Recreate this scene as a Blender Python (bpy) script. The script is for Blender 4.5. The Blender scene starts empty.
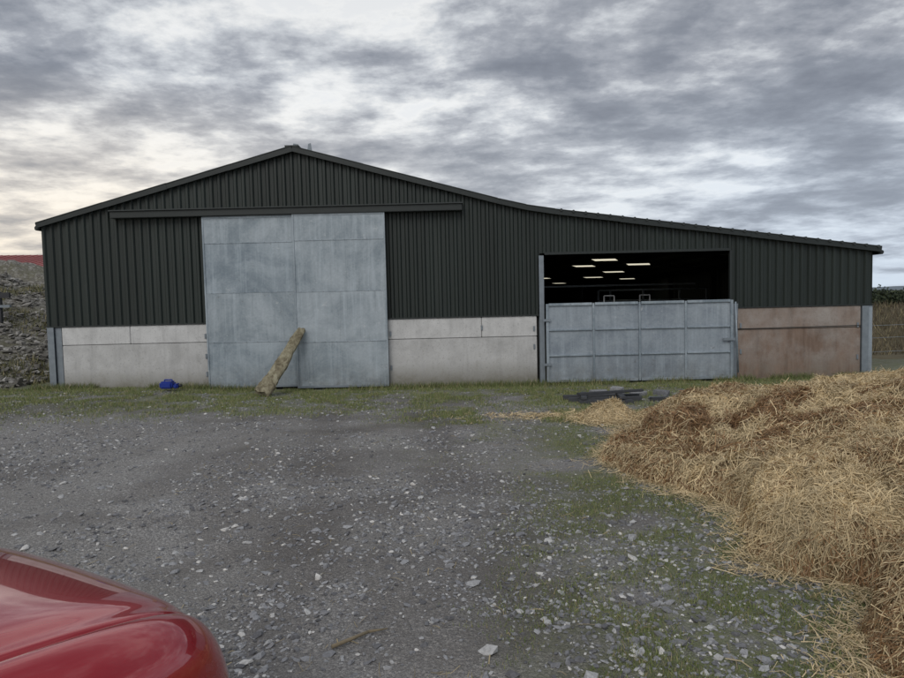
import bpy, bmesh, math, numpy as np
from mathutils import Vector, Matrix
rng=np.random.default_rng(7)
sc=bpy.context.scene
sc.view_settings.view_transform='Standard'; sc.view_settings.look='None'; sc.view_settings.exposure=0
COL=sc.collection

# ------------------------------------------------------------ helpers
T=rng.random((256,256))
def vn(x,y):
    x=np.asarray(x,float); y=np.asarray(y,float)
    xi=np.floor(x).astype(int); yi=np.floor(y).astype(int)
    fx=x-xi; fy=y-yi; fx=fx*fx*(3-2*fx); fy=fy*fy*(3-2*fy)
    a=T[xi%256,yi%256]; b=T[(xi+1)%256,yi%256]; c=T[xi%256,(yi+1)%256]; d=T[(xi+1)%256,(yi+1)%256]
    return (a*(1-fx)+b*fx)*(1-fy)+(c*(1-fx)+d*fx)*fy
def fbm(x,y,o=4,ox=0):
    s=0;a=1;t=0
    for i in range(o):
        s=s+a*vn(np.asarray(x)*2**i+ox+17*i,np.asarray(y)*2**i+ox*1.7+31*i); t+=a; a*=.5
    return s/t
def ss(x,a,b):
    t=np.clip((np.asarray(x,float)-a)/(b-a),0,1); return t*t*(3-2*t)

def mesh_np(name,v,f,mat,col=None,parent=None,smooth=False):
    v=np.asarray(v,np.float32); f=np.asarray(f,np.int32); k=f.shape[1]
    me=bpy.data.meshes.new(name)
    me.vertices.add(len(v)); me.vertices.foreach_set('co',v.ravel())
    me.loops.add(f.size); me.loops.foreach_set('vertex_index',f.ravel())
    me.polygons.add(len(f)); me.polygons.foreach_set('loop_start',np.arange(0,f.size,k,dtype=np.int32))
    me.polygons.foreach_set('use_smooth',np.full(len(f),smooth))
    me.update(calc_edges=True)
    if col is not None:
        a=me.color_attributes.new('Col','FLOAT_COLOR','POINT')
        c=np.ones((len(v),4),np.float32); c[:,:3]=col; a.data.foreach_set('color',c.ravel())
    me.materials.append(mat)
    o=bpy.data.objects.new(name,me); COL.objects.link(o)
    if parent: o.parent=parent
    return o
def grid(name,xs,ys,hf,mat,parent=None,col=None):
    X,Y=np.meshgrid(xs,ys); Z=hf(X,Y); n=len(xs)
    v=np.stack([X.ravel(),Y.ravel(),Z.ravel()],1)
    i=np.arange(len(ys)-1)[:,None]*n+np.arange(n-1)[None,:]; i=i.ravel()
    return mesh_np(name,v,np.stack([i,i+1,i+n+1,i+n],1),mat,col(X.ravel(),Y.ravel()) if col else None,parent,True)
def empty(name,loc=(0,0,0)):
    e=bpy.data.objects.new(name,None); e.location=loc; COL.objects.link(e); return e
def box(name,x0,x1,y0,y1,z0,z1,mat,parent=None,bev=0.0):
    bm=bmesh.new(); bmesh.ops.create_cube(bm,size=1)
    for v in bm.verts:
        v.co=Vector((x0+(v.co.x+.5)*(x1-x0),y0+(v.co.y+.5)*(y1-y0),z0+(v.co.z+.5)*(z1-z0)))
    if bev: bmesh.ops.bevel(bm,geom=bm.edges[:],offset=bev,segments=2,affect='EDGES')
    me=bpy.data.meshes.new(name); bm.to_mesh(me); bm.free(); me.materials.append(mat)
    o=bpy.data.objects.new(name,me); COL.objects.link(o)
    if parent: o.parent=parent
    return o
def obb(name,p0,p1,w,h,mat,parent=None,bev=0.0):
    p0=Vector(p0);p1=Vector(p1); L=(p1-p0).length
    o=box(name,0,L,-w/2,w/2,-h/2,h/2,mat,parent,bev)
    o.matrix_basis=Matrix.Translation(p0)@(p1-p0).to_track_quat('X','Z').to_matrix().to_4x4()
    return o
def tube(name,p0,p1,r,mat,parent=None,seg=12,r2=None):
    p0=Vector(p0);p1=Vector(p1)
    bm=bmesh.new(); bmesh.ops.create_cone(bm,segments=seg,radius1=r,radius2=r if r2 is None else r2,depth=(p1-p0).length,cap_ends=True)
    for f in bm.faces: f.smooth=len(f.verts)==4
    me=bpy.data.meshes.new(name); bm.to_mesh(me); bm.free(); me.materials.append(mat)
    o=bpy.data.objects.new(name,me); COL.objects.link(o)
    o.matrix_basis=Matrix.Translation((p0+p1)/2)@(p1-p0).to_track_quat('Z','Y').to_matrix().to_4x4()
    if parent: o.parent=parent
    return o

class NT:
    def __init__(s,name,world=False):
        if world: s.m=bpy.data.worlds.new(name)
        else: s.m=bpy.data.materials.new(name)
        s.m.use_nodes=True; s.t=s.m.node_tree; s.N=s.t.nodes; s.L=s.t.links
        s.N.clear()
    def n(s,ty,ins=None,**kw):
        nd=s.N.new(ty)
        for k,v in kw.items(): setattr(nd,k,v)
        if ins:
            for k,v in ins.items(): s.set(nd,k,v)
        return nd
    def set(s,nd,k,v):
        if isinstance(v,bpy.types.NodeSocket): s.L.new(v,nd.inputs[k])
        else: nd.inputs[k].default_value=v
    def math(s,op,a,b=0,clamp=False):
        nd=s.n('ShaderNodeMath',{0:a,1:b},operation=op,use_clamp=clamp); return nd.outputs[0]
    def noise(s,vec,scale,detail=4,rough=.55,dist=0):
        return s.n('ShaderNodeTexNoise',{'Vector':vec,'Scale':scale,'Detail':detail,'Roughness':rough,'Distortion':dist}).outputs[0]
    def voro(s,vec,scale,feat='F1',rnd=1):
        return s.n('ShaderNodeTexVoronoi',{'Vector':vec,'Scale':scale,'Randomness':rnd},feature=feat)
    def ramp(s,f,stops,interp='LINEAR'):
        nd=s.n('ShaderNodeValToRGB',{0:f}); cr=nd.color_ramp; cr.interpolation=interp
        while len(cr.elements)<len(stops): cr.elements.new(.5)
        for e,(p,c) in zip(cr.elements,stops):
            e.position=p; e.color=(c,c,c,1) if not hasattr(c,'__len__') else (*c,1)
        return nd.outputs[0]
    def mix(s,f,a,b,mode='MIX'):
        nd=s.n('ShaderNodeMix',data_type='RGBA',blend_type=mode)
        s.set(nd,0,f)
        for i,v in ((6,a),(7,b)):
            if isinstance(v,tuple) and len(v)==3: v=(*v,1)
            s.set(nd,i,v)
        return nd.outputs[2]
    def coord(s,o='Object'): return s.n('ShaderNodeTexCoord').outputs[o]
    def pos(s): return s.n('ShaderNodeNewGeometry').outputs['Position']
    def scalev(s,vec,sc3,loc=(0,0,0)):
        return s.n('ShaderNodeMapping',{'Vector':vec,'Scale':sc3,'Location':loc}).outputs[0]
    def out(s,color,rough=.8,metal=0,bump=None,bs=.5,bd=.01,**kw):
        b=s.n('ShaderNodeBsdfPrincipled')
        if isinstance(color,tuple) and len(color)==3: color=(*color,1)
        s.set(b,'Base Color',color); s.set(b,'Roughness',rough); s.set(b,'Metallic',metal)
        for k,v in kw.items(): s.set(b,k.replace('_',' '),v)
        if bump is not None:
            bn=s.n('ShaderNodeBump',{'Height':bump,'Strength':bs,'Distance':bd}); s.L.new(bn.outputs[0],b.inputs['Normal'])
        o=s.n('ShaderNodeOutputMaterial'); s.L.new(b.outputs[0],o.inputs[0]); return s.m

# ------------------------------------------------------------ materials
def m_simple(name,c,rough=.7,metal=0,var=.25,scale=6):
    m=NT(name); p=m.pos(); n=m.noise(p,scale,6,.6)
    col=m.mix(n,tuple(x*(1-var) for x in c),tuple(x*(1+var) for x in c))
    return m.out(col,rough,metal,n,.3,.01)

def m_ground():
    m=NT('ground_gravel'); p=m.pos()
    v1=m.voro(p,55); v2=m.voro(p,120); v3=m.voro(p,19)
    s1=m.n('ShaderNodeSeparateColor',{0:v1.outputs['Color']}).outputs[0]
    s2=m.n('ShaderNodeSeparateColor',{0:v2.outputs['Color']}).outputs[1]
    s3=m.n('ShaderNodeSeparateColor',{0:v3.outputs['Color']}).outputs[2]
    big=m.noise(p,.45,5,.6,.4); med=m.noise(p,2.3,6,.65)
    stones=m.mix(.5,m.ramp(s1,[(0,(.10,.097,.097)),(.6,(.26,.255,.253)),(.88,(.40,.395,.395)),(1,(.70,.68,.65))]),
                 m.ramp(s2,[(0,(.105,.10,.098)),(.7,(.28,.273,.267)),(1,(.58,.56,.53))]))
    mud=m.mix(med,(.165,.154,.143),(.28,.264,.246))
    f=m.ramp(m.math('ADD',m.math('MULTIPLY',big,.6),m.math('MULTIPLY',med,.5)),[(.42,0.25),(.66,.95)])
    col=m.mix(f,mud,stones)
    bigst=m.math('MULTIPLY',m.ramp(s3,[(.80,0),(.84,1)]),m.ramp(v3.outputs['Distance'],[(.25,1),(.32,0)]))
    col=m.mix(bigst,col,m.ramp(m.noise(p,31,2),[(.3,(.21,.21,.22)),(.7,(.46,.455,.445))]))
    col=m.mix(1,col,m.ramp(big,[(.3,.72),(.7,1.0)]),'MULTIPLY')
    col=m.mix(1,col,(1.2,1.2,1.2),'MULTIPLY')
    at=m.n('ShaderNodeAttribute',attribute_name='Col'); sc_=m.n('ShaderNodeSeparateColor',{0:at.outputs[0]})
    gr=m.mix(m.noise(p,9,6,.7),(.07,.095,.028),(.21,.22,.095))
    gm=m.math('MULTIPLY',sc_.outputs[0],m.ramp(m.noise(p,5,6,.7),[(.34,.25),(.56,.9)]))
    col=m.mix(gm,col,gr)
    col=m.mix(sc_.outputs[1],col,m.mix(1,col,(.64,.62,.61),'MULTIPLY'))
    field=m.mix(m.noise(p,.03,5),(.05,.075,.025),(.10,.11,.05))
    col=m.mix(sc_.outputs[2],col,field)
    b1=m.ramp(v1.outputs['Distance'],[(0,1),(.7,0)]); b2=m.ramp(v2.outputs['Distance'],[(0,1),(.7,0)])
    h=m.math('ADD',m.math('MULTIPLY',b1,s1),m.math('ADD',m.math('MULTIPLY',b2,.4),m.math('ADD',m.math('MULTIPLY',med,1.5),m.math('MULTIPLY',bigst,.8))))
    return m.out(col,.85,0,h,.9,.018)

def m_island(name,stops,rough=.8,tex=0,bumpscale=30):
    m=NT(name); r=m.n('ShaderNodeNewGeometry').outputs['Random Per Island']
    c=m.ramp(r,stops); n=m.noise(m.pos(),bumpscale,4)
    c=m.mix(1,c,m.ramp(n,[(.3,1-tex),(.7,1+tex)]),'MULTIPLY')
    return m.out(c,rough,0,n,.4,.005)
def m_vcol(name,rough=.6):
    m=NT(name); at=m.n('ShaderNodeAttribute',attribute_name='Col')
    return m.out(at.outputs[0],rough)

def m_clad():
    m=NT('green_box_profile_steel'); p=m.pos()
    n=m.noise(m.scalev(p,(3,3,.5)),1.2,6,.6); n2=m.noise(p,40,3)
    c=m.mix(n,(.011,.0175,.0155),(.023,.032,.029))
    sheet=m.n('ShaderNodeSeparateXYZ',{0:m.voro(m.scalev(p,(1,0.01,0.01)),1.0).outputs['Color']}).outputs[0]
    c=m.mix(1,c,m.ramp(sheet,[(0,.82),(1,1.2)]),'MULTIPLY')
    st=m.noise(m.scalev(p,(9,9,.25)),1,5,.6)
    c=m.mix(m.ramp(st,[(.55,0),(.8,.4)]),c,(.05,.06,.056))
    return m.out(c,.5,0,n2,.05,.003)
def m_galv(name='galvanised_sheet',a=(.20,.255,.305),b=(.38,.445,.50),metal=.15,off=0):
    m=NT(name); p=m.pos(); p2=m.scalev(p,(1,1,1),(off,0,off))
    n=m.noise(p2,.9,9,.68,.6); n3=m.noise(m.scalev(p2,(7,7,.4)),1.3,6,.65); v=m.voro(p2,26)
    sp=m.n('ShaderNodeSeparateColor',{0:v.outputs['Color']}).outputs[0]
    c=m.mix(m.ramp(n,[(.38,0),(.62,1)]),a,b)
    c=m.mix(m.ramp(n3,[(.5,0),(.75,.65)]),c,tuple(x*1.28 for x in b))
    c=m.mix(m.ramp(n3,[(.25,.6),(.42,0)]),c,tuple(x*.8 for x in a))
    c=m.mix(.1,c,m.ramp(sp,[(0,.2),(1,.6)]))
    sx=m.n('ShaderNodeSeparateXYZ',{0:p}).outputs[2]
    low=m.math('MULTIPLY',m.ramp(m.math('MULTIPLY',sx,1/2.0),[(0,1),(.35,0)]),m.ramp(m.noise(p2,4,6,.7),[(.35,0),(.7,.75)]))
    c=m.mix(low,c,(.15,.145,.13))
    d=m.ramp(m.noise(p2,7,8,.75),[(.62,0),(.70,.65)])
    c=m.mix(d,c,(.15,.14,.125))
    wp=m.ramp(m.noise(m.scalev(p2,(1,1,1),(5,5,5)),3,7,.75),[(.62,0),(.68,.6)])
    c=m.mix(wp,c,(.6,.63,.65))
    return m.out(c,.48,metal,n,.25,.03)
def m_conc(name,light,dark,rust=0.0,low=.85):
    m=NT(name); p=m.pos()
    n=m.noise(p,2.2,8,.7,.3); st=m.noise(m.scalev(p,(5,5,.6)),1.2,6,.65); f=m.noise(p,28,4,.6)
    c=m.mix(m.ramp(n,[(.3,0),(.6,1)]),dark,light)
    c=m.mix(m.ramp(st,[(.50,0),(.74,.5)]),c,tuple(x*.6 for x in light))
    c=m.mix(m.ramp(f,[(.58,0),(.68,.45)]),c,tuple(x*.55 for x in dark))
    z=m.n('ShaderNodeSeparateXYZ',{0:p}).outputs[2]
    zz=m.math('ADD',z,m.math('MULTIPLY',n,-.9))
    c=m.mix(m.ramp(m.math('ADD',zz,.3),[(0,low),(.45,0)]),c,(.20,.19,.155))
    if rust:
        r=m.ramp(m.noise(m.scalev(p,(1,1,.8)),1.1,8,.7),[(.36,0.2),(.58,rust)])
        c=m.mix(r,c,m.mix(m.ramp(st,[(.3,0),(.7,1)]),(.14,.092,.068),(.30,.215,.168)))
    return m.out(c,.88,0,f,.35,.01)

G_GROUND=m_ground()
CLAD=m_clad()
ROOF=m_simple('roof_sheet',(.035,.042,.043),.6,0,.3,3)
TRIM=m_simple('dark_trim',(.022,.028,.028),.5,0,.3,4)
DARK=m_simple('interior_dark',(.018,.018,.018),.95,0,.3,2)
GALV=m_galv(); GALV2=m_galv('galvanised_door_b',(.25,.305,.35),(.42,.48,.53),.15,7.3)
GALV3=m_galv('galvanised_gate',(.22,.265,.32),(.35,.405,.46),.2,3.1)
STEEL=m_simple('galv_post',(.24,.275,.31),.5,.3,.3,8)
CONC=m_conc('limewashed_concrete',(.57,.57,.57),(.42,.418,.415))
CONC2=m_conc('limewashed_concrete_top',(.65,.65,.65),(.50,.50,.50))
CONCR=m_conc('stained_concrete',(.40,.37,.345),(.26,.23,.21),.95)
CONCR2=m_conc('stained_concrete_top',(.42,.39,.37),(.29,.26,.235),.7)
BLACK=m_simple('black_plastic',(.035,.036,.041),.6,0,.4,9)
OLDB=m_simple('weathered_black_board',(.055,.058,.066),.6,0,.4,9)

# ------------------------------------------------------------ terrain
def H(x,y):
    x=np.asarray(x,float); y=np.asarray(y,float)
    h=.4*np.clip(1-y/16,0,1.25)
    h=h+.19*ss(-x,2,10)*ss(y,7,15)*(1-ss(y,60,120))
    near=(1-ss(np.abs(x),16,30))*(1-ss(y,16.1,16.6))*ss(y,-20,-5)
    h=h+near*((fbm(x*.45,y*.45,3)-.5)*.14+(fbm(x*2.5,y*2.5,3,5)-.5)*.045)*(1-.6*ss(y,13,16))
    return h
def grassmask(x,y):
    n=fbm(x*.9,y*.9,4,3)
    strip=ss(y,11.0,14.6)*ss(n,.26,.46)
    strip=np.maximum(strip,ss(y,14.8,15.8))
    right=ss(x-(.05+ (y-3)*.12),-.3,1.1)*(1-ss(y,10.5,13.5))*ss(n,.26,.46)
    mid=np.exp(-((x-.1)/.9)**2)*ss(y,7,12)*ss(n,.40,.58)*.8
    leftb=ss(-x,6.5,12)*ss(n,.36,.56)*ss(y,9,13)
    return np.clip(np.maximum(np.maximum(strip,right),np.maximum(mid,leftb)),0,1)
def gcol(x,y):
    g=grassmask(x,y)*.95
    c1=-.2+ (y-3)*-.14
    lane=np.exp(-((x-c1+.75)/.33)**2)+np.exp(-((x-c1-.85)/.33)**2)
    lane=lane*ss(y,1,3)*(1-ss(y,12,15))*(.35+.8*fbm(x*1.3,y*.5,3,9))
    blot=ss(fbm(x*.7,y*.9,4,41),.54,.66)*.6
    lane=np.clip(lane*.8+blot,0,1)
    field=np.clip(ss(np.abs(x),16,22)+ss(y,20,26),0,1)
    return np.stack([g,lane,field],1)
def outer(a,b,n): return np.geomspace(1,b-a+1,n)[1:]+a-1
xs=np.concatenate([-outer(16,3500,26)[::-1],np.arange(-16,16.01,.09),outer(16,3500,26)])
ys=np.concatenate([-outer(2,900,16)[::-1],np.arange(-2,17.01,.09),outer(17,4500,34)])
ground=grid('ground',xs,ys,H,G_GROUND,col=gcol)

def hills(name,y,x0,x1,hh,c,seed):
    m=m_simple(name+'_mat',c,.95,0,.25,.02)
    xs=np.linspace(x0,x1,160); ysv=np.linspace(y,y+500,12)
    grid(name,xs,ysv,lambda X,Y: hh*np.sin(np.clip((Y-y)/500,0,1)*math.pi)*(.35+fbm(X*.004,Y*.002,4,seed))-1,m)
hills('distant_hills',1500,-2600,3200,17,(.15,.185,.22),2)
hills('distant_hills',700,-1500,1800,3.0,(.08,.10,.06),12)

# ------------------------------------------------------------ barn
barn=empty('steel_barn',(0,0,0))
Y0=16.5; YB=52.0
def roofz(x):
    return np.interp(x,[-10.15,-3.8,1.2,1.9,2.6,10.75],[4.22,5.93,4.55,4.38,4.26,3.14])
RB=(-3.8,1.2,1.9,2.6)
def clad(name,x0,x1,zb,y=Y0,pitch=.2):
    prof=[(0,0),(.085,0),(.115,-.045),(.17,-.045)]
    xs=[];yo=[]
    k=math.floor(x0/pitch)-1
    while k*pitch<x1+pitch:
        for a,b in prof: xs.append(k*pitch+a); yo.append(b)
        k+=1
    xs=np.array(xs);yo=np.array(yo)
    keep=(xs>x0+.004)&(xs<x1-.004)
    X=np.concatenate([[x0],xs[keep],[x1]]); YO=np.concatenate([[np.interp(x0,xs,yo)],yo[keep],[np.interp(x1,xs,yo)]])
    n=len(X); zt=roofz(X)-.02
    V=[];F=[]
    for l in (0,.5,1):
        for i in range(n): V.append((X[i],y+YO[i],zb+(zt[i]-zb)*l))
    for l in range(2):
        for i in range(n-1):
            a=l*n+i; F.append((a,a+1,a+n+1,a+n))
    return mesh_np(name,V,F,CLAD,None,barn)
clad('cladding_1',-10.1,-6.0,1.69)
clad('cladding_2',-6.0,-1.62,4.2)
clad('cladding_3',-1.62,2.22,1.70)
clad('cladding_4',2.22,7.0,3.26)
clad('cladding_5',7.0,10.5,1.77)
def flat(name,pts,mat): return mesh_np(name,pts,[list(range(len(pts)))],mat,None,barn)
def back(x0,x1,zb): 
    xsb=[x0]+[b for b in RB if x0<b<x1]+[x1]
    for a,b in zip(xsb[:-1],xsb[1:]):
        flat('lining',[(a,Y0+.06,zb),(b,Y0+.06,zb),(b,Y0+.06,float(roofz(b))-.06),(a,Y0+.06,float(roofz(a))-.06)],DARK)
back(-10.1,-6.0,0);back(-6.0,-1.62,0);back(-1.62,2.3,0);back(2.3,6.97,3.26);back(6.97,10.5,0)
for nm,x in (('side_wall_left',-10.1),('side_wall_right',10.5)):
    yy=np.arange(Y0,YB,.1); off=np.where((np.arange(len(yy))//1)%2==0,0,.035)*(1 if x>0 else -1)
    V=[(x+o,y,1.7) for o,y in zip(off,yy)]+[(x+o,y,float(roofz(x))-.05) for o,y in zip(off,yy)]
    n=len(yy); mesh_np(nm,V,[(i,i+1,i+1+n,i+n) for i in range(n-1)],CLAD,None,barn)
    box(nm+'_base',x-.06,x+.06,Y0+.15,YB,-.2,1.69,CONC,barn)
for a,b in ((-10.1,-3.8),(-3.8,1.9),(1.9,10.5)):
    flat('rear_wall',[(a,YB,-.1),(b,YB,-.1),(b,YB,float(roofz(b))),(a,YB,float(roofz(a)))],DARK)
for i,(a,b) in enumerate(((-10.15,-3.8),(-3.8,1.2),(1.2,1.9),(1.9,2.6),(2.6,10.64))):
    za,zb=float(roofz(a)),float(roofz(b))
    y0=Y0-.12; t=.05
    V=[(a,y0,za),(b,y0,zb),(b,YB+.2,zb),(a,YB+.2,za),(a,y0,za+t),(b,y0,zb+t),(b,YB+.2,zb+t),(a,YB+.2,za+t)]
    mesh_np('roof_slope',V,[(0,3,2,1),(4,5,6,7),(0,1,5,4),(2,3,7,6),(1,2,6,5),(0,4,7,3)],ROOF,None,barn)
    L=math.hypot(b-a,zb-za); n=max(1,int(L/1.4))
    for k in range(n):
        t0=k/n; t1=min((k+1)/n+.012,1)
        j=.008*(k%2)
        obb('barge_trim_%d_%d'%(i,k),(a+(b-a)*t0,Y0-.14-j,za+(zb-za)*t0+.0-j),(a+(b-a)*t1,Y0-.14-j,za+(zb-za)*t1-j),.035,.12,TRIM,barn)
        obb('barge_cap_%d_%d'%(i,k),(a+(b-a)*t0,Y0-.07,za+(zb-za)*t0+.067),(a+(b-a)*t1,Y0-.07,za+(zb-za)*t1+.072),.2+.01*(k%2),.018,ROOF,barn)
for k in range(27):
    x=2.75+k*.3; z=float(roofz(x)); tube('sheet_end_%d'%k,(x,Y0-.19,z+.06),(x,Y0+.3,z+.06),.035,ROOF,barn,8)
obb('ridge_cap_a',(-3.8,Y0-.16,6.0),(-3.8,YB,6.0),.34,.03,ROOF,barn)
flat('ridge_vent_a',[(-3.86,Y0+.2,5.95),(-3.62,Y0+.2,5.95),(-3.72,Y0+.2,6.12),(-3.84,Y0+.2,6.14)],STEEL)
flat('ridge_vent_b',[(-3.5,Y0+.2,5.9),(-3.36,Y0+.2,5.85),(-3.40,Y0+.2,6.14),(-3.47,Y0+.2,6.12)],STEEL)
box('gutter_left',-10.23,-10.12,Y0-.1,YB,4.11,4.22,TRIM,barn,.02)
box('gutter_right',10.62,10.74,Y0-.1,YB,3.04,3.14,TRIM,barn,.02)

def panel(name,x0,x1,z0,z1,mat,y=Y0): box(name,x0,x1,y-.06,y+.05,z0,z1,mat,barn,.012)
panel('concrete_panel_1',-9.72,-6.06,-.1,1.24,CONC); panel('concrete_panel_2',-9.72,-8.02,1.25,1.70,CONC2); panel('concrete_panel_3',-8.01,-6.06,1.25,1.70,CONC2)
panel('concrete_panel_4',-1.60,2.12,-.1,1.20,CONC); panel('concrete_panel_5',-1.60,.74,1.21,1.71,CONC2); panel('concrete_panel_6',.75,2.12,1.21,1.71,CONC2)
panel('concrete_panel_7',7.12,10.2,-.1,1.24,CONCR); panel('concrete_panel_9',7.12,10.2,1.25,1.78,CONCR2)
for k,(x,z) in enumerate(((-6.14,.9),(-6.14,1.4),(-6.14,.45),(.75,1.45),(2.05,.95),(2.05,1.4),(7.2,1.35),(7.2,.7),(10.12,1.3),(-1.53,1.35),(-1.53,.5),(10.12,.5))):
    box('bolt_plate_%d'%k,x-.022,x+.022,Y0-.085,Y0-.062,z-.06,z+.06,STEEL,barn,.004)
for a,b,z in ((-10.1,-6.03,1.705),(-1.62,2.18,1.715),(7.0,10.5,1.785)):
    box('drip_flashing',a,b,Y0-.085,Y0-.05,z,z+.03,TRIM,barn)
tube('tie_rail',(7.12,Y0-.09,1.27),(10.2,Y0-.09,1.29),.008,TRIM,barn,6)
def ipost(name,x0,x1,y,z0,z1):
    box(name+'_flange',x0,x1,y-.10,y-.085,z0,z1,STEEL,barn)
    box(name+'_web',(x0+x1)/2-.01,(x0+x1)/2+.01,y-.085,y+.03,z0,z1,STEEL,barn)
    box(name+'_flange_back',x0,x1,y+.03,y+.045,z0,z1,STEEL,barn)
ipost('post_a',-10.06,-9.9,Y0,-.1,1.7); box('post_a_side',-9.89,-9.74,Y0-.04,Y0,-.1,1.69,STEEL,barn)
ipost('post_b',2.19,2.31,Y0,-.1,3.2)
ipost('post_c',7.0,7.09,Y0-.01,-.1,1.9)
box('post_d',10.22,10.38,Y0-.09,Y0+.04,-.1,1.77,STEEL,barn,.004); box('post_d2',10.40,10.5,Y0-.05,Y0+.05,-.1,1.77,GALV3,barn,.004)
box('opening_header',2.34,6.97,Y0-.05,Y0+.05,3.22,3.28,TRIM,barn); box('opening_jamb',6.94,6.99,Y0-.05,Y0+.04,1.7,3.22,TRIM,barn)

def door(name,x0,x1,y,z0,z1,mat,rows,cols):
    e=empty(name); e.parent=barn
    xsx=np.linspace(x0,x1,cols+1)
    for i in range(cols):
        for j in range(len(rows)-1):
            d=.004*((i+j)%2)
            box('sheet_%d_%d'%(i,j),xsx[i]+.004,xsx[i+1]-.004,y-.01-d,y+.01,rows[j]+.004,rows[j+1]-.004,mat[j%2] ,e,.002)
    for xx in (x0,x1): box('stile',xx-.02,xx+.02,y-.028,y-.0145,z0,z1,mat[0],e,.004)
    for zz in rows[1:-1]: 
        box('rail',x0+.03,x1-.03,y-.020,y-.0145,zz-.010,zz+.010,mat[0],e)
        for k in range(8):
            xx=x0+.15+k*(x1-x0-.3)/7
            box('rivet',xx-.008,xx+.008,y-.026,y-.02,zz-.008,zz+.008,STEEL,e)
    box('toe',x0,x1,y-.024,y-.0145,z0,z0+.05,STEEL,e)
    box('head',x0,x1,y-.024,y-.0145,z1-.05,z1,mat[0],e)
GALV4=m_galv('galvanised_door_c',(.225,.28,.325),(.41,.47,.52),.15,11.7)
door('sliding_door_left',-6.05,-3.85,Y0-.16,.10,4.33,(GALV,GALV4),[.10,1.24,2.46,3.68,4.33],1)
door('sliding_door_right',-3.83,-1.6,Y0-.20,.06,4.35,(GALV4,GALV2),[.06,1.20,2.44,3.70,4.35],1)
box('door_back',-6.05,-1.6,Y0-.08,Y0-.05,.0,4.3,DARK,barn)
box('door_track',-8.27,.32,Y0-.26,Y0-.06,4.34,4.50,TRIM,barn,.01)
box('door_track_lip',-8.29,.34,Y0-.30,Y0-.06,4.503,4.53,ROOF,barn)
gate=empty('cattle_gate')
gx0,gx1,gz0,gz1=2.37,6.93,.08,1.98; gy=Y0-.16
box('gate_sheet',gx0,gx1,gy,gy+.012,gz0,gz1-.01,GALV3,gate)
for i in range(5):
    x=gx0+(gx1-gx0)*i/4; w=.035 if i in(0,4) else .022
    box('gate_upright_%d'%i,x-w,x+w,gy-.045,gy-.002,gz0-.03,gz1+.02,GALV,gate,.006)
for i in range(4):
    z=gz0+(gz1-gz0)*i/3; w=.033 if i in (0,3) else .018
    for k in range(4):
        a=gx0+(gx1-gx0)*k/4+.036; b=gx0+(gx1-gx0)*(k+1)/4-.036
        box('gate_rail_%d_%d'%(i,k),a,b,gy-.04,gy-.003,z-w,z+w,GALV,gate,.006)
for z in (.5,1.6): box('gate_hinge',2.26,2.45,gy-.07,gy-.046,z-.03,z+.03,STEEL,gate)
tube('gate_latch_bar',(7.06,gy-.10,.2),(7.0,gy-.08,1.95),.02,GALV,gate)
tube('gate_latch_chain',(7.12,gy+.08,1.9),(7.03,gy-.05,1.0),.012,STEEL,gate)
box('gate_latch',6.7,7.05,gy-.08,gy-.05,1.0,1.06,STEEL,gate)
inter=empty('barn_interior'); inter.parent=barn
for y in range(21,52,5):
    for x in (-3.8,2.2,10.3):
        box('column',x-.1,x+.1,y-.1,y+.1,0,float(roofz(x))-.1,DARK,inter)
    obb('rafter',(2.7,y,4.12),(10.4,y,3.04),.15,.14,DARK,inter)
for k in range(9):
    x=2.6+k*.95; box('purlin',x-.04,x+.04,Y0+.1,YB,float(roofz(x))-.12,float(roofz(x))-.02,DARK,inter)
lm=NT('rooflight_glow'); e=lm.n('ShaderNodeEmission',{0:(1,.93,.72,1),1:.75}); o=lm.n('ShaderNodeOutputMaterial'); lm.L.new(e.outputs[0],o.inputs[0]); ROOFGLOW=lm.m  # emission standing in for daylight through translucent roof sheets
for k,(x,y,z,w) in enumerate(((5.6,24,3.47,.42),(7.1,25,3.33,.42),(5.45,27,3.40,.40),(7.0,28.4,3.19,.42),(6.9,32,3.08,.42),(5.9,36,2.92,.3),(4.6,33,3.12,.3),(8.8,33,3.0,.36),(4.4,38,2.98,.3))):
    V=[(x-w-.2,y-.6,z),(x+w-.2,y-.6,z),(x+w+.2,y+.6,z),(x-w+.2,y+.6,z)]
    mesh_np('glow_rooflight_%d'%k,V,[(0,1,2,3)],ROOFGLOW,None,inter)  # added glowing panel in place of a rooflight, not a lamp
    box('glow_rooflight_backing_%d'%k,x-w-.22,x+w+.22,y-.62,y+.62,z+.006,z+.05,DARK,inter)  # dark backing added above the glowing panel
for z in (2.0,2.35): tube('pen_rail',(4.9,22,z),(8.6,22,z),.03,STEEL,inter)
for x in (4.9,5.3,6.4,7.6,8.5): tube('pen_post',(x,22,0),(x,22,2.35),.035,STEEL,inter)
for (x,y) in ((4.35,18.2),(5.45,18.6)):
    for dx in (-.14,.14): tube('head_lock',(x+dx,y,1.2),(x+dx,y,2.17),.018,CONC2,inter)
    tube('head_lock_top',(x-.14,y,2.17),(x+.14,y,2.17),.018,CONC2,inter)
box('feed_pipe',3.0,8.5,23,23.1,2.5,2.56,STEEL,inter)

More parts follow.
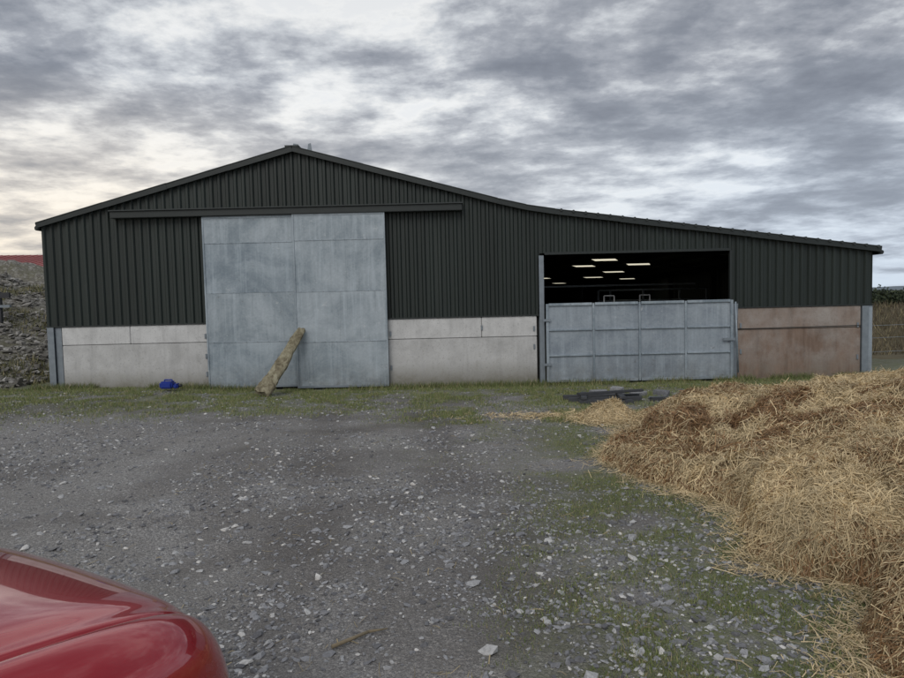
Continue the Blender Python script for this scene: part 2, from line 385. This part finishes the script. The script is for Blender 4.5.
# ------------------------------------------------------------ log leaning on door
LOGM=NT('lichen_log'); p=LOGM.pos(); n=LOGM.noise(LOGM.scalev(p,(1,1,.45)),9,7,.7,.5)
c=LOGM.ramp(n,[(.28,(.07,.058,.04)),(.45,(.18,.155,.10)),(.58,(.30,.275,.19)),(.75,(.40,.38,.30))]); LOGM=LOGM.out(c,.9,0,n,.8,.03)
def log():
    p0=Vector((-4.36,14.95,.14)); p1=Vector((-3.66,16.22,1.52)); d=(p1-p0); L=d.length; d.normalize()
    side=d.cross(Vector((0,-1,0.3))).normalized(); up=side.cross(d).normalized()
    V=[];F=[];n=14;m=30
    for i in range(m+1):
        t=i/m; c=p0+d*L*t+side*.02*math.sin(t*5)
        w=.19*(1-.46*t)+.01*math.sin(t*17); h=.085*(1-.3*t)
        for k in range(n):
            a=2*math.pi*k/n; r=1+.14*(T[(i*3)%256,k*5]-.5)
            sq=lambda v: math.copysign(abs(v)**.65,v)
            q=c+side*sq(math.cos(a))*w*r+up*sq(math.sin(a))*h*r
            if i in (0,m): q=q+d*.12*(T[k,9]-.5)
            V.append(q)
    for i in range(m):
        for k in range(n):
            F.append((i*n+k,i*n+(k+1)%n,(i+1)*n+(k+1)%n,(i+1)*n+k))
    o=mesh_np('leaning_log',[tuple(v) for v in V],F,LOGM,None,None,False)
    bm=bmesh.new(); bm.from_mesh(o.data); bmesh.ops.holes_fill(bm,edges=[e for e in bm.edges if e.is_boundary],sides=0)
    bmesh.ops.recalc_face_normals(bm,faces=bm.faces[:]); bm.to_mesh(o.data); bm.free()
log()

BLUE=m_simple('blue_plastic',(.01,.035,.28),.4,0,.2,20)
jc=empty('blue_jerrycan',(-6.75,15.6,.22))
box('can_body',-.18,.12,-.14,.14,0,.17,BLUE,jc,.035); box('can_step',.13,.24,-.12,.12,0,.11,BLUE,jc,.03)
tube('can_cap',(.22,0,.06),(.30,0,.06),.035,BLACK,jc); tube('can_handle',(-.1,0,.205),(.08,0,.205),.015,BLUE,jc)
for x in (-.1,.08): tube('can_handle_leg',(x,0,.15),(x,0,.205),.014,BLUE,jc)

def hz(x,y): return float(H(x,y))
deb=empty('scrap_timber_stack')
def beam(k,x0,y0,x1,y1,w,h,lift,mat=None):
    obb('beam_%d'%k,(x0,y0,hz(x0,y0)+h/2+lift),(x1,y1,hz(x1,y1)+h/2+lift),w,h,mat or OLDB,deb,.008)
beam(0,2.35,13.35,3.75,13.05,.13,.09,0); beam(1,2.3,13.75,3.85,13.6,.14,.09,0); beam(2,2.45,12.85,3.5,12.75,.12,.08,0)
beam(3,2.55,12.8,2.75,13.85,.12,.05,.095); beam(4,3.3,12.75,3.45,13.75,.12,.05,.095); beam(5,2.5,13.2,3.9,13.5,.10,.05,.15)
beam(6,3.9,12.95,5.1,13.15,.12,.08,0); beam(7,4.0,13.4,4.9,13.25,.2,.04,0,STEEL)
ROCK=m_island('slate_blocks',[(0,(.14,.145,.16)),(.5,(.22,.225,.24)),(1,(.38,.38,.38))],.85,.3)
def rock(name,loc,s,seed,parent=None,mat=None):
    r=np.random.default_rng(seed); bm=bmesh.new()
    for _ in range(9): bm.verts.new(Vector(((r.random()-.5)*s[0],(r.random()-.5)*s[1],(r.random()-.5)*s[2])))
    for cx in (-1,1):
        for cy in (-1,1):
            for cz in (-1,1): bm.verts.new(Vector((cx*s[0]*(.38+.12*r.random()),cy*s[1]*(.38+.12*r.random()),cz*s[2]*(.36+.12*r.random()))))
    bmesh.ops.convex_hull(bm,input=bm.verts[:])
    for v in [v for v in bm.verts if not v.link_faces]: bm.verts.remove(v)
    bmesh.ops.bevel(bm,geom=bm.edges[:],offset=min(s)*.04,segments=1,affect='EDGES')
    me=bpy.data.meshes.new(name); bm.to_mesh(me); bm.free(); me.materials.append(mat or ROCK)
    o=bpy.data.objects.new(name,me); o.location=loc; o.rotation_euler=(0,0,r.random()*3); COL.objects.link(o)
    if parent: o.parent=parent
    return o
blk=empty('broken_block_pile')
for k,(x,y,s) in enumerate(((3.9,13.8,(.42,.22,.12)),(4.35,13.7,(.35,.2,.14)),(4.55,12.8,(.32,.2,.10)),(5.0,13.5,(.42,.22,.12)),(3.1,14.0,(.4,.22,.16)),(3.5,14.05,(.3,.2,.22)))):
    rock('block_%d'%k,(x,y,hz(x,y)+s[2]*.42),s,k,blk)

STK=m_simple('dead_wood',(.22,.18,.12),.9,0,.4,15)
stick=empty('fallen_stick')
tube('stick_a',(-.68,3.42,hz(-.68,3.42)+.02),(-.50,3.56,hz(-.5,3.56)+.025),.011,STK,stick,8,.009); tube('stick_b',(-.50,3.56,hz(-.5,3.56)+.025),(-.40,3.60,hz(-.4,3.6)+.015),.009,STK,stick,8,.004)

# ------------------------------------------------------------ stones
def stones(name,n,dist,size,mat,hf=H,flat=.55,seed=1,emb=.25):
    r=np.random.default_rng(seed)
    ph=(1+5**.5)/2
    ico=np.array([(-1,ph,0),(1,ph,0),(-1,-ph,0),(1,-ph,0),(0,-1,ph),(0,1,ph),(0,-1,-ph),(0,1,-ph),(ph,0,-1),(ph,0,1),(-ph,0,-1),(-ph,0,1)])/1.9
    fc=np.array([(0,11,5),(0,5,1),(0,1,7),(0,7,10),(0,10,11),(1,5,9),(5,11,4),(11,10,2),(10,7,6),(7,1,8),(3,9,4),(3,4,2),(3,2,6),(3,6,8),(3,8,9),(4,9,5),(2,4,11),(6,2,10),(8,6,7),(9,8,1)])
    P=dist(r,n); n=len(P); S=size(r,n)
    V=np.tile(ico,(n,1,1))*(1+.8*(r.random((n,12,1))-.5))
    an=r.random((n,1,1))*6.283
    V=V*np.stack([np.ones(n),.4+.55*r.random(n),flat*(.4+.9*r.random(n))],1)[:,None,:]
    x=V[...,0:1]*np.cos(an)-V[...,1:2]*np.sin(an); y=V[...,0:1]*np.sin(an)+V[...,1:2]*np.cos(an)
    tl=(r.random((n,1,1))-.5)*.7; z=V[...,2:3]+x*tl
    V=np.concatenate([x,y,z],2)*S[:,None,None]
    V[...,0]+=P[:,0:1]; V[...,1]+=P[:,1:2]; V[...,2]+=(hf(P[:,0],P[:,1])+S*flat*emb)[:,None]
    F=(fc[None]+12*np.arange(n)[:,None,None]).reshape(-1,3)
    return mesh_np(name,V.reshape(-1,3),F,mat)
STN=m_island('loose_stones',[(0,(.10,.10,.107)),(.4,(.20,.202,.215)),(.75,(.31,.315,.33)),(.93,(.46,.46,.455)),(1,(.68,.66,.63))],.75,.25,60)
def yard(r,n):
    y=1.2+ (r.random(n)**1.25)*14.6; x=(r.random(n)-.5)*2*(y*.74+.5)
    k=fbm(x*.8,y*.8,4,21); keep=(r.random(n)<ss(k,.33,.6)+.15)
    return np.stack([x[keep],y[keep]],1)
stones('gravel',80000,yard,lambda r,n:.006+.011*r.random(n)**2+.02*r.random(n)**8,STN,seed=3)
def yard2(r,n):
    y=1.5+r.random(n)*14; x=(r.random(n)-.5)*2*(y*.72+.4)
    keep=r.random(n)<(.2+.8*ss(fbm(x*.7,y*.7,3,26),.42,.6))*(.45+.55*ss(-x,-1.5,3)); return np.stack([x[keep],y[keep]],1)
stones('loose_slate_stones',10000,yard2,lambda r,n:.016+.036*r.random(n)**3.2,STN,seed=5,flat=.38)
WST=m_island('pale_stones',[(0,(.28,.285,.30)),(.6,(.42,.42,.42)),(1,(.64,.62,.59))],.8,.25,60)
pp=np.array([(.14,3.3),(-1.0,5.2),(-.95,4.4),(.1,4.2),(-2.0,5.6),(-2.2,4.2),(1.35,5.0),(.5,7.0),(-.3,5.8),(-2.6,7.5),(.9,3.2),(-1.6,3.4),(1.2,3.8),(.62,3.0),(-3.4,5.1),(-4.,6.6)])
stones('pale_stone_scatter',16,lambda r,n:pp,lambda r,n:.022+.035*r.random(n),WST,seed=9,flat=.4)

# ------------------------------------------------------------ grass
def blades(name,P,hmin,hmax,w,cols,mat,hf=H,seed=0):
    r=np.random.default_rng(seed); n=len(P); h=hmin+(hmax-hmin)*r.random(n)**1.6; a=r.random(n)*6.283; l=(r.random(n))*.9*h; b=r.random(n)*6.283
    z=hf(P[:,0],P[:,1])-.005
    dx=np.cos(a)*w;dy=np.sin(a)*w
    V=np.zeros((n,3,3)); V[:,0]=np.stack([P[:,0]-dx,P[:,1]-dy,z],1);V[:,1]=np.stack([P[:,0]+dx,P[:,1]+dy,z],1)
    V[:,2]=np.stack([P[:,0]+np.cos(b)*l,P[:,1]+np.sin(b)*l,z+h],1)
    t=r.random((n,1)); c=np.array(cols[0])*(1-t)+np.array(cols[1])*t
    dry=r.random(n)<.16; c[dry]=(.34,.29,.16)
    return mesh_np(name,V.reshape(-1,3),np.arange(3*n).reshape(n,3),mat,np.repeat(c,3,0))
GM=m_vcol('grass_blades',.7)
def gp(n,seed,ymin,ymax,pw=1.0):
    r=np.random.default_rng(seed); y=ymin+(ymax-ymin)*r.random(n)**pw; x=(r.random(n)-.5)*2*(y*.75+.6)
    g=grassmask(x,y)*ss(fbm(x*3,y*3,3,77),.34,.55); k=r.random(n)<g*1.1
    return np.stack([x[k],y[k]],1)
blades('yard_grass',gp(700000,1,1.5,11),.010,.042,.003,[(.11,.155,.042),(.26,.29,.115)],GM,seed=1)
blades('verge_grass',gp(340000,2,10.5,16.38),.02,.08,.006,[(.11,.16,.042),(.27,.29,.125)],GM,seed=2)
r=np.random.default_rng(5); x=r.random(18000)*21-10.5; y=16.42-np.abs(r.normal(0,.2,18000)); k=(vn(x*1.3,x*0+5)>.3)&~((x>-6.0)&(x<-1.7)&(y>16.3))
blades('wall_foot_grass',np.stack([x[k],y[k]],1),.04,.2,.007,[(.08,.12,.034),(.21,.23,.09)],GM,seed=3)

# ------------------------------------------------------------ straw heap
ty=[0,2,2.6,3,3.4,3.7,4.0,4.35,5,5.6,6,7,7.8,8.6,9.5,10.7,11.4,12.1,13]
tx=[2.4,2.0,1.9,1.9,2.05,2.4,2.45,2.0,2.3,2.45,2.3,2.0,1.85,2.1,2.45,2.95,3.9,6.,9.]
def pileh(x,y):
    xt=np.interp(y,ty,tx)+ (fbm(x*1.6,y*1.6,3,60)-.5)*.5
    d=np.clip(x-xt,0,None)
    Hm=np.interp(y,[-1,0,2,4,6,8,9.5,10.7,12,13],[0,.3,.85,.98,.95,.86,.72,.52,.28,0.])
    h=Hm*(.17*ss(d,0,.18)+.83*(1-np.exp(-d/1.7)))*(1-ss(x,9,12))
    m=ss(h,.03,.35)
    lob=fbm(x*1.15,y*1.15,3,80); lob2=fbm(x*3.2,y*3.2,3,85); lob3=fbm(x*9,y*9,2,88)
    h=h+m*((lob-.5)*.46+(np.abs(lob2-.5)*-.55+.08)+(lob3-.5)*.10)
    return np.where(d>0,np.maximum(h,0),0)
def pileZ(x,y):
    h=pileh(x,y); return H(x,y)+np.where(h>.004,h,-.06)
SB=NT('straw_base'); p=SB.pos(); nn=SB.noise(p,30,6,.7); SB=SB.out(SB.ramp(nn,[(.3,(.15,.10,.05)),(.7,(.36,.27,.15))]),.95,0,nn,1,.03)
heap=empty('straw_heap')
grid('heap_core',np.arange(1.2,12.1,.05),np.arange(0,13.2,.05),pileZ,SB,heap)
def strands(name,P,zf,parent,seed,Lr=(.05,.26),w=.0021,lift=.035,brown=None,base=(.64,.51,.305)):
    r=np.random.default_rng(seed); n=len(P); x,y=P[:,0],P[:,1]
    e=.06; z=zf(x,y); gx=np.clip((zf(x+e,y)-zf(x-e,y))/(2*e),-2,2); gy=np.clip((zf(x,y+e)-zf(x,y-e))/(2*e),-2,2)
    fl=fbm(x*2.6,y*2.6,4,seed+100)*11+r.normal(0,.85,n)
    rnd=r.random(n)<.25; fl[rnd]=r.random(rnd.sum())*6.283
    dx=np.cos(fl);dy=np.sin(fl); dz=gx*dx+gy*dy
    D=np.stack([dx,dy,dz],1); D/=np.linalg.norm(D,axis=1)[:,None]
    D[:,2]+=r.normal(0,.15,n)
    N=np.stack([-gx,-gy,np.ones(n)],1); N/=np.linalg.norm(N,axis=1)[:,None]
    S=np.cross(D,N+r.normal(0,.5,(n,3))); S/=np.linalg.norm(S,axis=1)[:,None]
    L=Lr[0]+(Lr[1]-Lr[0])*r.random(n)**1.7; W=w*(.5+1.0*r.random(n))
    C=np.stack([x,y,z],1)+N*(r.random(n)**2*lift)[:,None]
    bend=N*(r.normal(.0,.12,n)*L)[:,None]+S*(r.normal(0,.16,n)*L)[:,None]
    a=C-D*(L/2)[:,None]-bend*.5; m=C+bend*.5; b=C+D*(L/2)[:,None]-bend*.5
    V=np.stack([a-S*W[:,None],a+S*W[:,None],m-S*W[:,None],m+S*W[:,None],b-S*W[:,None],b+S*W[:,None]],1)
    i=6*np.arange(n)[:,None]; F=np.concatenate([i+np.array([[0,1,3,2]]),i+np.array([[2,3,5,4]])],0)
    t=r.random((n,1)); col=np.array(base)*(.6+.65*t)
    col=col*(.68+.64*fbm(x*2.6,y*2.6,4,91))[:,None]
    if brown is not None:
        bb=brown(x,y); k=bb>r.random(n); col[k]=np.array((.31,.18,.085))*(.45+.8*t[k])
    return mesh_np(name,V.reshape(-1,3),F,SM,np.repeat(col,6,0),parent)
SM=m_vcol('straw_strands',.6)
def hp(n,seed,box_):
    r=np.random.default_rng(seed); x=box_[0]+(box_[1]-box_[0])*r.random(n); y=box_[2]+(box_[3]-box_[2])*r.random(n)
    k=(pileh(x,y)>.01)&(np.abs(x)<y*.85+1.2); return np.stack([x[k],y[k]],1)
def brown(x,y):
    b=np.exp(-((x-3.6)/1.3)**2-((y-7.6)/1.3)**2)*1.5
    b2=ss(fbm(x*.9,y*.9,3,140),.58,.72)*.45
    toe=(1-ss(pileh(x,y),.05,.22))*.25
    return np.clip(b*ss(fbm(x*2.,y*2.,3,120),.35,.55)+b2+toe,0,.9)
strands('straw_near',hp(380000,11,(1.6,6,1.,6)),pileZ,heap,11,brown=brown)
strands('straw_far',hp(380000,12,(1.6,11,6,13)),pileZ,heap,12,brown=brown,w=.0030,lift=.045)
r=np.random.default_rng(44); n=9000; y=2+r.random(n)*10.5; x=np.interp(y,ty,tx)-np.abs(r.normal(0,.18,n))+.12
strands('straw_spill',np.stack([x,y],1),lambda a,b:H(a,b)+.01,heap,44,lift=.015)
def mound(cx,cy,R,hh,name,n):
    f=lambda x,y: H(x,y)+hh*np.exp(-(((x-cx)/R)**2+((y-cy)/(R*.8))**2)*1.4)*(.5+1.0*fbm(np.asarray(x)*4,np.asarray(y)*4,3,9))-.03
    mesh=grid(name,np.arange(cx-2*R,cx+2*R,.05),np.arange(cy-1.6*R,cy+1.6*R,.05),f,SB)
    rr=np.random.default_rng(3); P=np.stack([cx+rr.normal(0,R*.55,n),cy+rr.normal(0,R*.45,n)],1)
    strands('mound_straw',P,lambda a,b:np.maximum(f(a,b),H(a,b))+.01,mesh,5,w=.0035)
mound(2.55,10.75,.46,.27,'straw_clump',14000)
rr=np.random.default_rng(8); strands('strewn_straw',np.stack([rr.normal(1.9,.7,1500),rr.normal(11.2,.25,1500)],1),lambda a,b:H(a,b)+.01,None,9,w=.004,lift=.02)
strands('strewn_straw',np.stack([(rr.random(1600)-.35)*9,2+rr.random(1600)*11],1),lambda a,b:H(a,b)+.008,None,19,Lr=(.04,.14),w=.002,lift=.01,base=(.33,.27,.16))

# ------------------------------------------------------------ left: spoil bank, shed ; right: bank, hedge
def bankL(x,y):
    d=np.exp(-(((x+19)/7.2)**2)*1.0-(((y-25)/7.0)**2))*3.3
    d2=np.exp(-(((x+26)/13)**2)-(((y-37)/6)**2))*4.7
    nz=(fbm(x*.8,y*.8,5,33)-.5)
    dd=np.maximum(d,d2)
    cut=ss(-x,10.6,12.4)
    return np.where(dd*cut>.05,(dd*cut)*(1+nz*.25)+(fbm(x*2.2,y*2.2,3,39)-.5)*.3*cut,-.1)+ H(x,y)
RUB=NT('rubble_bank'); p=RUB.pos(); v=RUB.voro(p,11); s_=RUB.n('ShaderNodeSeparateColor',{0:v.outputs['Color']}).outputs[0]
cc=RUB.ramp(s_,[(0,(.10,.095,.08)),(.6,(.17,.16,.14)),(1,(.30,.29,.27))]); big=RUB.noise(p,.8,6,.7)
cc=RUB.mix(RUB.ramp(big,[(.45,0),(.62,.7)]),cc,(.12,.115,.065)); RUB=RUB.out(cc,.95,0,RUB.noise(p,12,6,.7),.8,.05)
grid('spoil_bank',np.arange(-46,-10.5,.22),np.arange(14,46,.22),bankL,RUB)
def bl(r,n): 
    x=-24+13.3*r.random(n); y=14.0+15.5*r.random(n); k=(bankL(x,y)-H(x,y)>.03); return np.stack([x[k],y[k]],1)
stones('rubble',22000,bl,lambda r,n:.03+.14*r.random(n)**5,m_island('rubble_stones',[(0,(.10,.095,.085)),(.6,(.19,.18,.165)),(1,(.36,.35,.33))],.9,.3,12),hf=bankL,seed=21,flat=.5)
rr=np.random.default_rng(61); x=-24+13.2*rr.random(60000); y=13+17*rr.random(60000); k=(fbm(x*.6,y*.6,4,70)>.48)&(x<-10.5)
blades('bank_scrub',np.stack([x[k],y[k]],1),.06,.28,.014,[(.08,.09,.035),(.19,.18,.09)],GM,hf=lambda a,b:np.maximum(bankL(a,b),H(a,b)),seed=6)
wall=empty('steel_barrier')
for k in range(4):
    x=-20+k*1.9
    box('barrier_post_%d'%k,x-.06,x+.06,20.9,21.0,1.2,2.75,BLACK,wall)
box('barrier_rail',-20.2,-13.9,20.82,20.9,2.55,2.72,BLACK,wall); box('barrier_rail_low',-20.2,-13.9,20.82,20.9,2.25,2.33,STEEL,wall)
shed=empty('red_shed')
REDR=m_simple('red_roof_sheet',(.26,.035,.03),.5,0,.2,2); REDW=m_simple('shed_wall',(.22,.21,.19),.9,0,.2,2)
box('shed_wall',-52,-27.6,46,60,0,5.0,REDW,shed)
V=[(-52.4,45.5,5.0),(-27.3,45.5,5.0),(-27.3,53,6.45),(-52.4,53,6.75),(-27.3,60.5,5.0),(-52.4,60.5,5.0)]
mesh_np('shed_roof',V,[(0,1,2,3),(3,2,4,5)],REDR,None,shed)
for k in range(44):
    x=-52.2+k*.57; obb('roof_rib_%d'%k,(x,45.5,5.01),(x,52.9,6.43+.3*(-27.3-x)/25+.01),.08,.03,REDR,shed)
V=[(-27.6,46,5),(-27.6,60,5),(-27.6,53,6.4)]; mesh_np('shed_gable',V,[(0,1,2)],REDW,None,shed)
def bankR(x,y):
    d=np.exp(-((y-27)/3.5)**2)*1.45*ss(x,11.5,13.5)*(.8+.4*fbm(x*.6,y*.6,4,50)); return np.where(d>.04,d,-.1)+H(x,y)
grid('earth_bank',np.arange(11,60,.3),np.arange(19,36,.3),bankR,m_simple('dry_bank',(.10,.085,.05),.95,0,.5,2))
rr=np.random.default_rng(62); x=11.5+22*rr.random(40000); y=21+9*rr.random(40000)
blades('dry_grass',np.stack([x,y],1),.12,.4,.012,[(.09,.08,.05),(.18,.14,.09)],GM,hf=bankR,seed=7)
LEAF=m_island('hedge_leaves',[(0,(.012,.02,.01)),(.6,(.03,.045,.02)),(1,(.06,.075,.03))],.8,.1)
m_bark=m_simple('bark',(.06,.05,.04),.9)
def bush(name,c,R,n,seed):
    r=np.random.default_rng(seed); e=empty(name)
    cl=r.normal(0,.45,(14,3)); cl/= np.maximum(1,np.linalg.norm(cl,axis=1))[:,None]
    idx=r.integers(0,14,n); P=cl[idx]*.75+r.normal(0,.2,(n,3)); P=P*np.array(R)+np.array(c); P[:,2]=np.maximum(P[:,2],.1)
    a=r.normal(0,1,(n,3));a/=np.linalg.norm(a,axis=1)[:,None]; b=np.cross(a,r.normal(0,1,(n,3)));b/=np.linalg.norm(b,axis=1)[:,None]; s=.09
    V=np.stack([P-a*s,P+b*s*.5,P+a*s,P-b*s*.5],1).reshape(-1,3); mesh_np('leaves',V,np.arange(4*n).reshape(n,4),LEAF,None,e)
    for k in range(6):
        q=Vector(c)+Vector(cl[k])*.5*R[0]; q.z=max(q.z,.8); tube('limb_%d'%k,(c[0],c[1],0),q,.05,m_bark,e,6)
bush('hedge_bush',(25.2,38,1.5),(1.5,1.6,.95),9000,1); bush('hedge_bush',(29,39,1.3),(2.2,1.6,.85),9000,2); bush('hedge_bush',(33,40,1.2),(2.5,1.6,.8),8000,3)
fence=empty('wire_fence')
for k in range(7):
    x=11.3+k*2.1; y=18.5+k*.5; tube('fence_post_%d'%k,(x,y,-.1),(x,y,1.25),.055,m_bark,fence,8)
for z in (.4,.8,1.15): tube('fence_wire',(11.3,18.5,z),(23.9,21.5,z),.006,STEEL,fence,5)

# ------------------------------------------------------------ car
PT=NT('red_car_paint'); PT=PT.out((.38,.004,.014),.26,.35,None,Coat_Weight=1.0,Coat_Roughness=.02)
GLS=NT('car_glass').out((.012,.014,.016),.05,0,None,Coat_Weight=.6) 
TYRE=m_simple('tyre',(.02,.02,.02),.85,0,.2,20); RIM=m_simple('alloy',(.45,.45,.47),.3,.8,.1,20); HL=m_simple('headlamp_lens',(.25,.26,.28),.08,.2,.05,20)
car=empty('red_car')
def loft(name,st,prof,mat,sub=2):
    V=[];F=[]; m=None
    for s in st:
        h=prof(s); row=[(-x,s[0],z) for x,z in h[::-1] if x>1e-6]+[(x,s[0],z) for x,z in h]; m=len(row)
        V+=row
    for i in range(len(st)-1):
        for k in range(m-1): F.append((i*m+k,i*m+k+1,(i+1)*m+k+1,(i+1)*m+k))
        F.append((i*m+m-1,i*m,(i+1)*m,(i+1)*m+m-1))
    bm=bmesh.new(); vs=[bm.verts.new(v) for v in V]
    for f in F: bm.faces.new([vs[i] for i in f])
    bm.faces.new(vs[:m]); bm.faces.new(vs[-m:][::-1]); bmesh.ops.recalc_face_normals(bm,faces=bm.faces[:])
    for f in bm.faces: f.smooth=True
    me=bpy.data.meshes.new(name); bm.to_mesh(me); bm.free(); me.materials.append(mat)
    o=bpy.data.objects.new(name,me); COL.objects.link(o); o.parent=car
    if sub: md=o.modifiers.new('s','SUBSURF'); md.levels=sub; md.render_levels=sub
    return o
st=[(0,.50,.60,.52),(-.03,.60,.70,.62),(-.10,.70,.81,.73),(-.25,.79,.91,.82),(-.5,.86,.98,.89),(-.85,.89,1.03,.94),(-1.25,.90,1.06,.97),(-1.9,.90,1.05,.97),(-2.8,.90,1.04,.97),(-3.6,.89,1.04,.97),(-4.0,.85,1.0,.93),(-4.15,.78,.92,.85),(-4.2,.66,.78,.7)]
def bp(s):
    _,w,zt,zs=s
    return [(0,zt),(.35*w,zt-.004),(.62*w,zt-.012),(.68*w,zt-.034),(.735*w,zt-.034),(.74*w,zt-.052),(.75*w,zt-.052),(.755*w,zt-.034),(.82*w,zt-.036),(.92*w,zs),(.985*w,zs-.10),(w,zs*.62),(.985*w,.36),(.93*w,.24),(.5*w,.21)]
body=loft('body',st,bp,PT,3)
cst=[(-1.12,.70,.98,.98),(-1.35,.74,1.14,1.02),(-1.75,.72,1.36,1.03),(-2.1,.68,1.47,1.03),(-2.7,.66,1.49,1.03),(-3.3,.65,1.45,1.03),(-3.75,.66,1.28,1.03),(-4.0,.68,1.0,.98)]
def cp(s):
    _,w,zt,zs=s
    wt=w*(1-.28*(zt-zs)/.5); return [(0,zt),(wt*.6,zt-.008),(wt*.92,zt-.035),(wt+.03,zt-.09 if zt-zs>.15 else zt-.02),(w+.07,zs-.04),(w,.9),(.4,.85)]
cab=loft('cabin_glass',cst,cp,GLS,2)
rst=[(-1.9,.60,1.435),(-2.1,.66,1.485),(-2.7,.65,1.512),(-3.3,.64,1.475),(-3.6,.60,1.41)]
loft('roof_skin',rst,lambda s:[(0,s[2]),(s[1]*.6,s[2]-.01),(s[1]*.92,s[2]-.04),(s[1]*.93,s[2]-.055),(s[1]*.5,s[2]-.05)],PT,2)
for sx in (-1,1):
    obb('a_pillar',(sx*.80,-1.2,.98),(sx*.60,-2.0,1.44),.05,.05,PT,car,.015); obb('b_pillar',(sx*.83,-2.45,.98),(sx*.62,-2.5,1.46),.06,.05,BLACK,car,.01)
    obb('c_pillar',(sx*.80,-3.95,.98),(sx*.60,-3.4,1.42),.10,.06,PT,car,.015)
    box('mirror',sx*.98-.09,sx*.98+.09,-1.5,-1.38,.98,1.1,PT,car,.03); box('mirror_arm',min(sx*.86,sx*.92),max(sx*.86,sx*.92),-1.47,-1.42,.98,1.02,BLACK,car)
    for wy in (-.82,-3.42):
        tube('wheel_arch',(sx*.62,wy,.33),(sx*.903,wy,.33),.37,BLACK,car,40)
        tube('tyre',(sx*.68,wy,.31),(sx*.915,wy,.31),.315,TYRE,car,40); tube('rim',(sx*.70,wy,.31),(sx*.922,wy,.31),.21,RIM,car,24); tube('hub',(sx*.9,wy,.31),(sx*.935,wy,.31),.05,BLACK,car,16)
    o=box('headlamp',-.13,.13,-.12,.015,-.05,.05,HL,car,.03); o.matrix_basis=Matrix.Translation((sx*.50,-.045,.60))@Matrix.Rotation(-sx*.35,4,'Z')
    box('tail_lamp',sx*.66-.12,sx*.66+.12,-4.19,-4.08,.78,.9,REDR,car,.02)
box('grille',-.36,.36,-.03,.02,.48,.56,BLACK,car,.015); box('lower_grille',-.45,.45,-.05,.03,.30,.42,BLACK,car,.015)
CARPOS=(-1.26,2.47); CARROT=-math.radians(31)
car.matrix_basis=Matrix.Translation((CARPOS[0],CARPOS[1],hz(*CARPOS)))@Matrix.Rotation(CARROT,4,'Z')

# ------------------------------------------------------------ world
W=NT('World',True); sc.world=W.m
g=W.coord('Generated'); s3=W.n('ShaderNodeSeparateXYZ',{0:g}); zc=W.math('ADD',W.math('MAXIMUM',s3.outputs[2],0),.14)
ux=W.math('DIVIDE',s3.outputs[0],zc); uy=W.math('DIVIDE',s3.outputs[1],zc)
uv=W.n('ShaderNodeCombineXYZ',{0:ux,1:uy,2:1.3}).outputs[0]
n1=W.noise(W.scalev(uv,(1.0,1.15,1),(5.6,4.3,0)),1.9,10,.6,.1)
n2=W.noise(W.scalev(uv,(.7,.9,1),(2.4,6.2,0)),.75,4,.5,.1)
n3=W.noise(W.scalev(uv,(1,1,1),(1.4,9.2,0)),5.0,6,.6,.1)
d=W.math('ADD',W.math('ADD',W.math('MULTIPLY',n1,.56),W.math('MULTIPLY',n2,.30)),W.math('MULTIPLY',n3,.18))
sky=W.n('ShaderNodeTexSky',sky_type='NISHITA',sun_disc=False,sun_elevation=math.radians(42),sun_rotation=math.radians(200))
skyc=W.mix(1,sky.outputs[0],(.10,.10,.10),'MULTIPLY')
pale=W.mix(.3,(.78,.81,.86),skyc)
cl=W.ramp(d,[(.43,(.96,.96,.94)),(.475,(.62,.65,.69)),(.52,(.38,.405,.455)),(.57,(.255,.28,.33)),(.65,(.185,.205,.25))])
hi=W.ramp(d,[(.41,1),(.47,0)])
col=W.mix(W.math('MULTIPLY',hi,.4),cl,pale)
col=W.mix(1,col,W.ramp(s3.outputs[2],[(.15,1.0),(.45,.88)]),'MULTIPLY')
lowf=W.ramp(s3.outputs[2],[(0,1),(.12,.6),(.30,0)])
warm=W.ramp(W.math('ADD',W.math('MULTIPLY',s3.outputs[0],-.5),.5),[(.28,(.58,.67,.78)),(.5,(.70,.72,.73)),(.72,(1.0,.87,.68))])
col=W.mix(W.math('MULTIPLY',lowf,W.ramp(d,[(.46,.95),(.60,.35)])),col,warm)
bg=W.n('ShaderNodeBackground',{0:col,1:1.08}); o=W.n('ShaderNodeOutputWorld'); W.L.new(bg.outputs[0],o.inputs[0])

sl=bpy.data.lights.new('sun','SUN'); sl.energy=1.2; sl.angle=math.radians(35); sl.color=(1,.96,.9)
so=bpy.data.objects.new('sun',sl); COL.objects.link(so)
el=math.radians(42); az=math.radians(200)
dv=Vector((math.sin(az)*math.cos(el),math.cos(az)*math.cos(el),math.sin(el)))
so.rotation_euler=dv.to_track_quat('Z','Y').to_euler()

# ------------------------------------------------------------ camera
cam=bpy.data.cameras.new('camera'); cam.lens=26.28; cam.sensor_width=36; cam.clip_start=.05; cam.clip_end=8000
co=bpy.data.objects.new('camera',cam); COL.objects.link(co); sc.camera=co
pt=.0593; rl=.0236
f=Vector((0,math.cos(pt),-math.sin(pt))); up=Vector((0,math.sin(pt),math.cos(pt))); rt=Vector((1,0,0))
r2=rt*math.cos(rl)-up*math.sin(rl); u2=up*math.cos(rl)+rt*math.sin(rl)
M=Matrix((( r2.x,u2.x,-f.x,0),(r2.y,u2.y,-f.y,0),(r2.z,u2.z,-f.z,2.16),(0,0,0,1)))
co.matrix_world=M
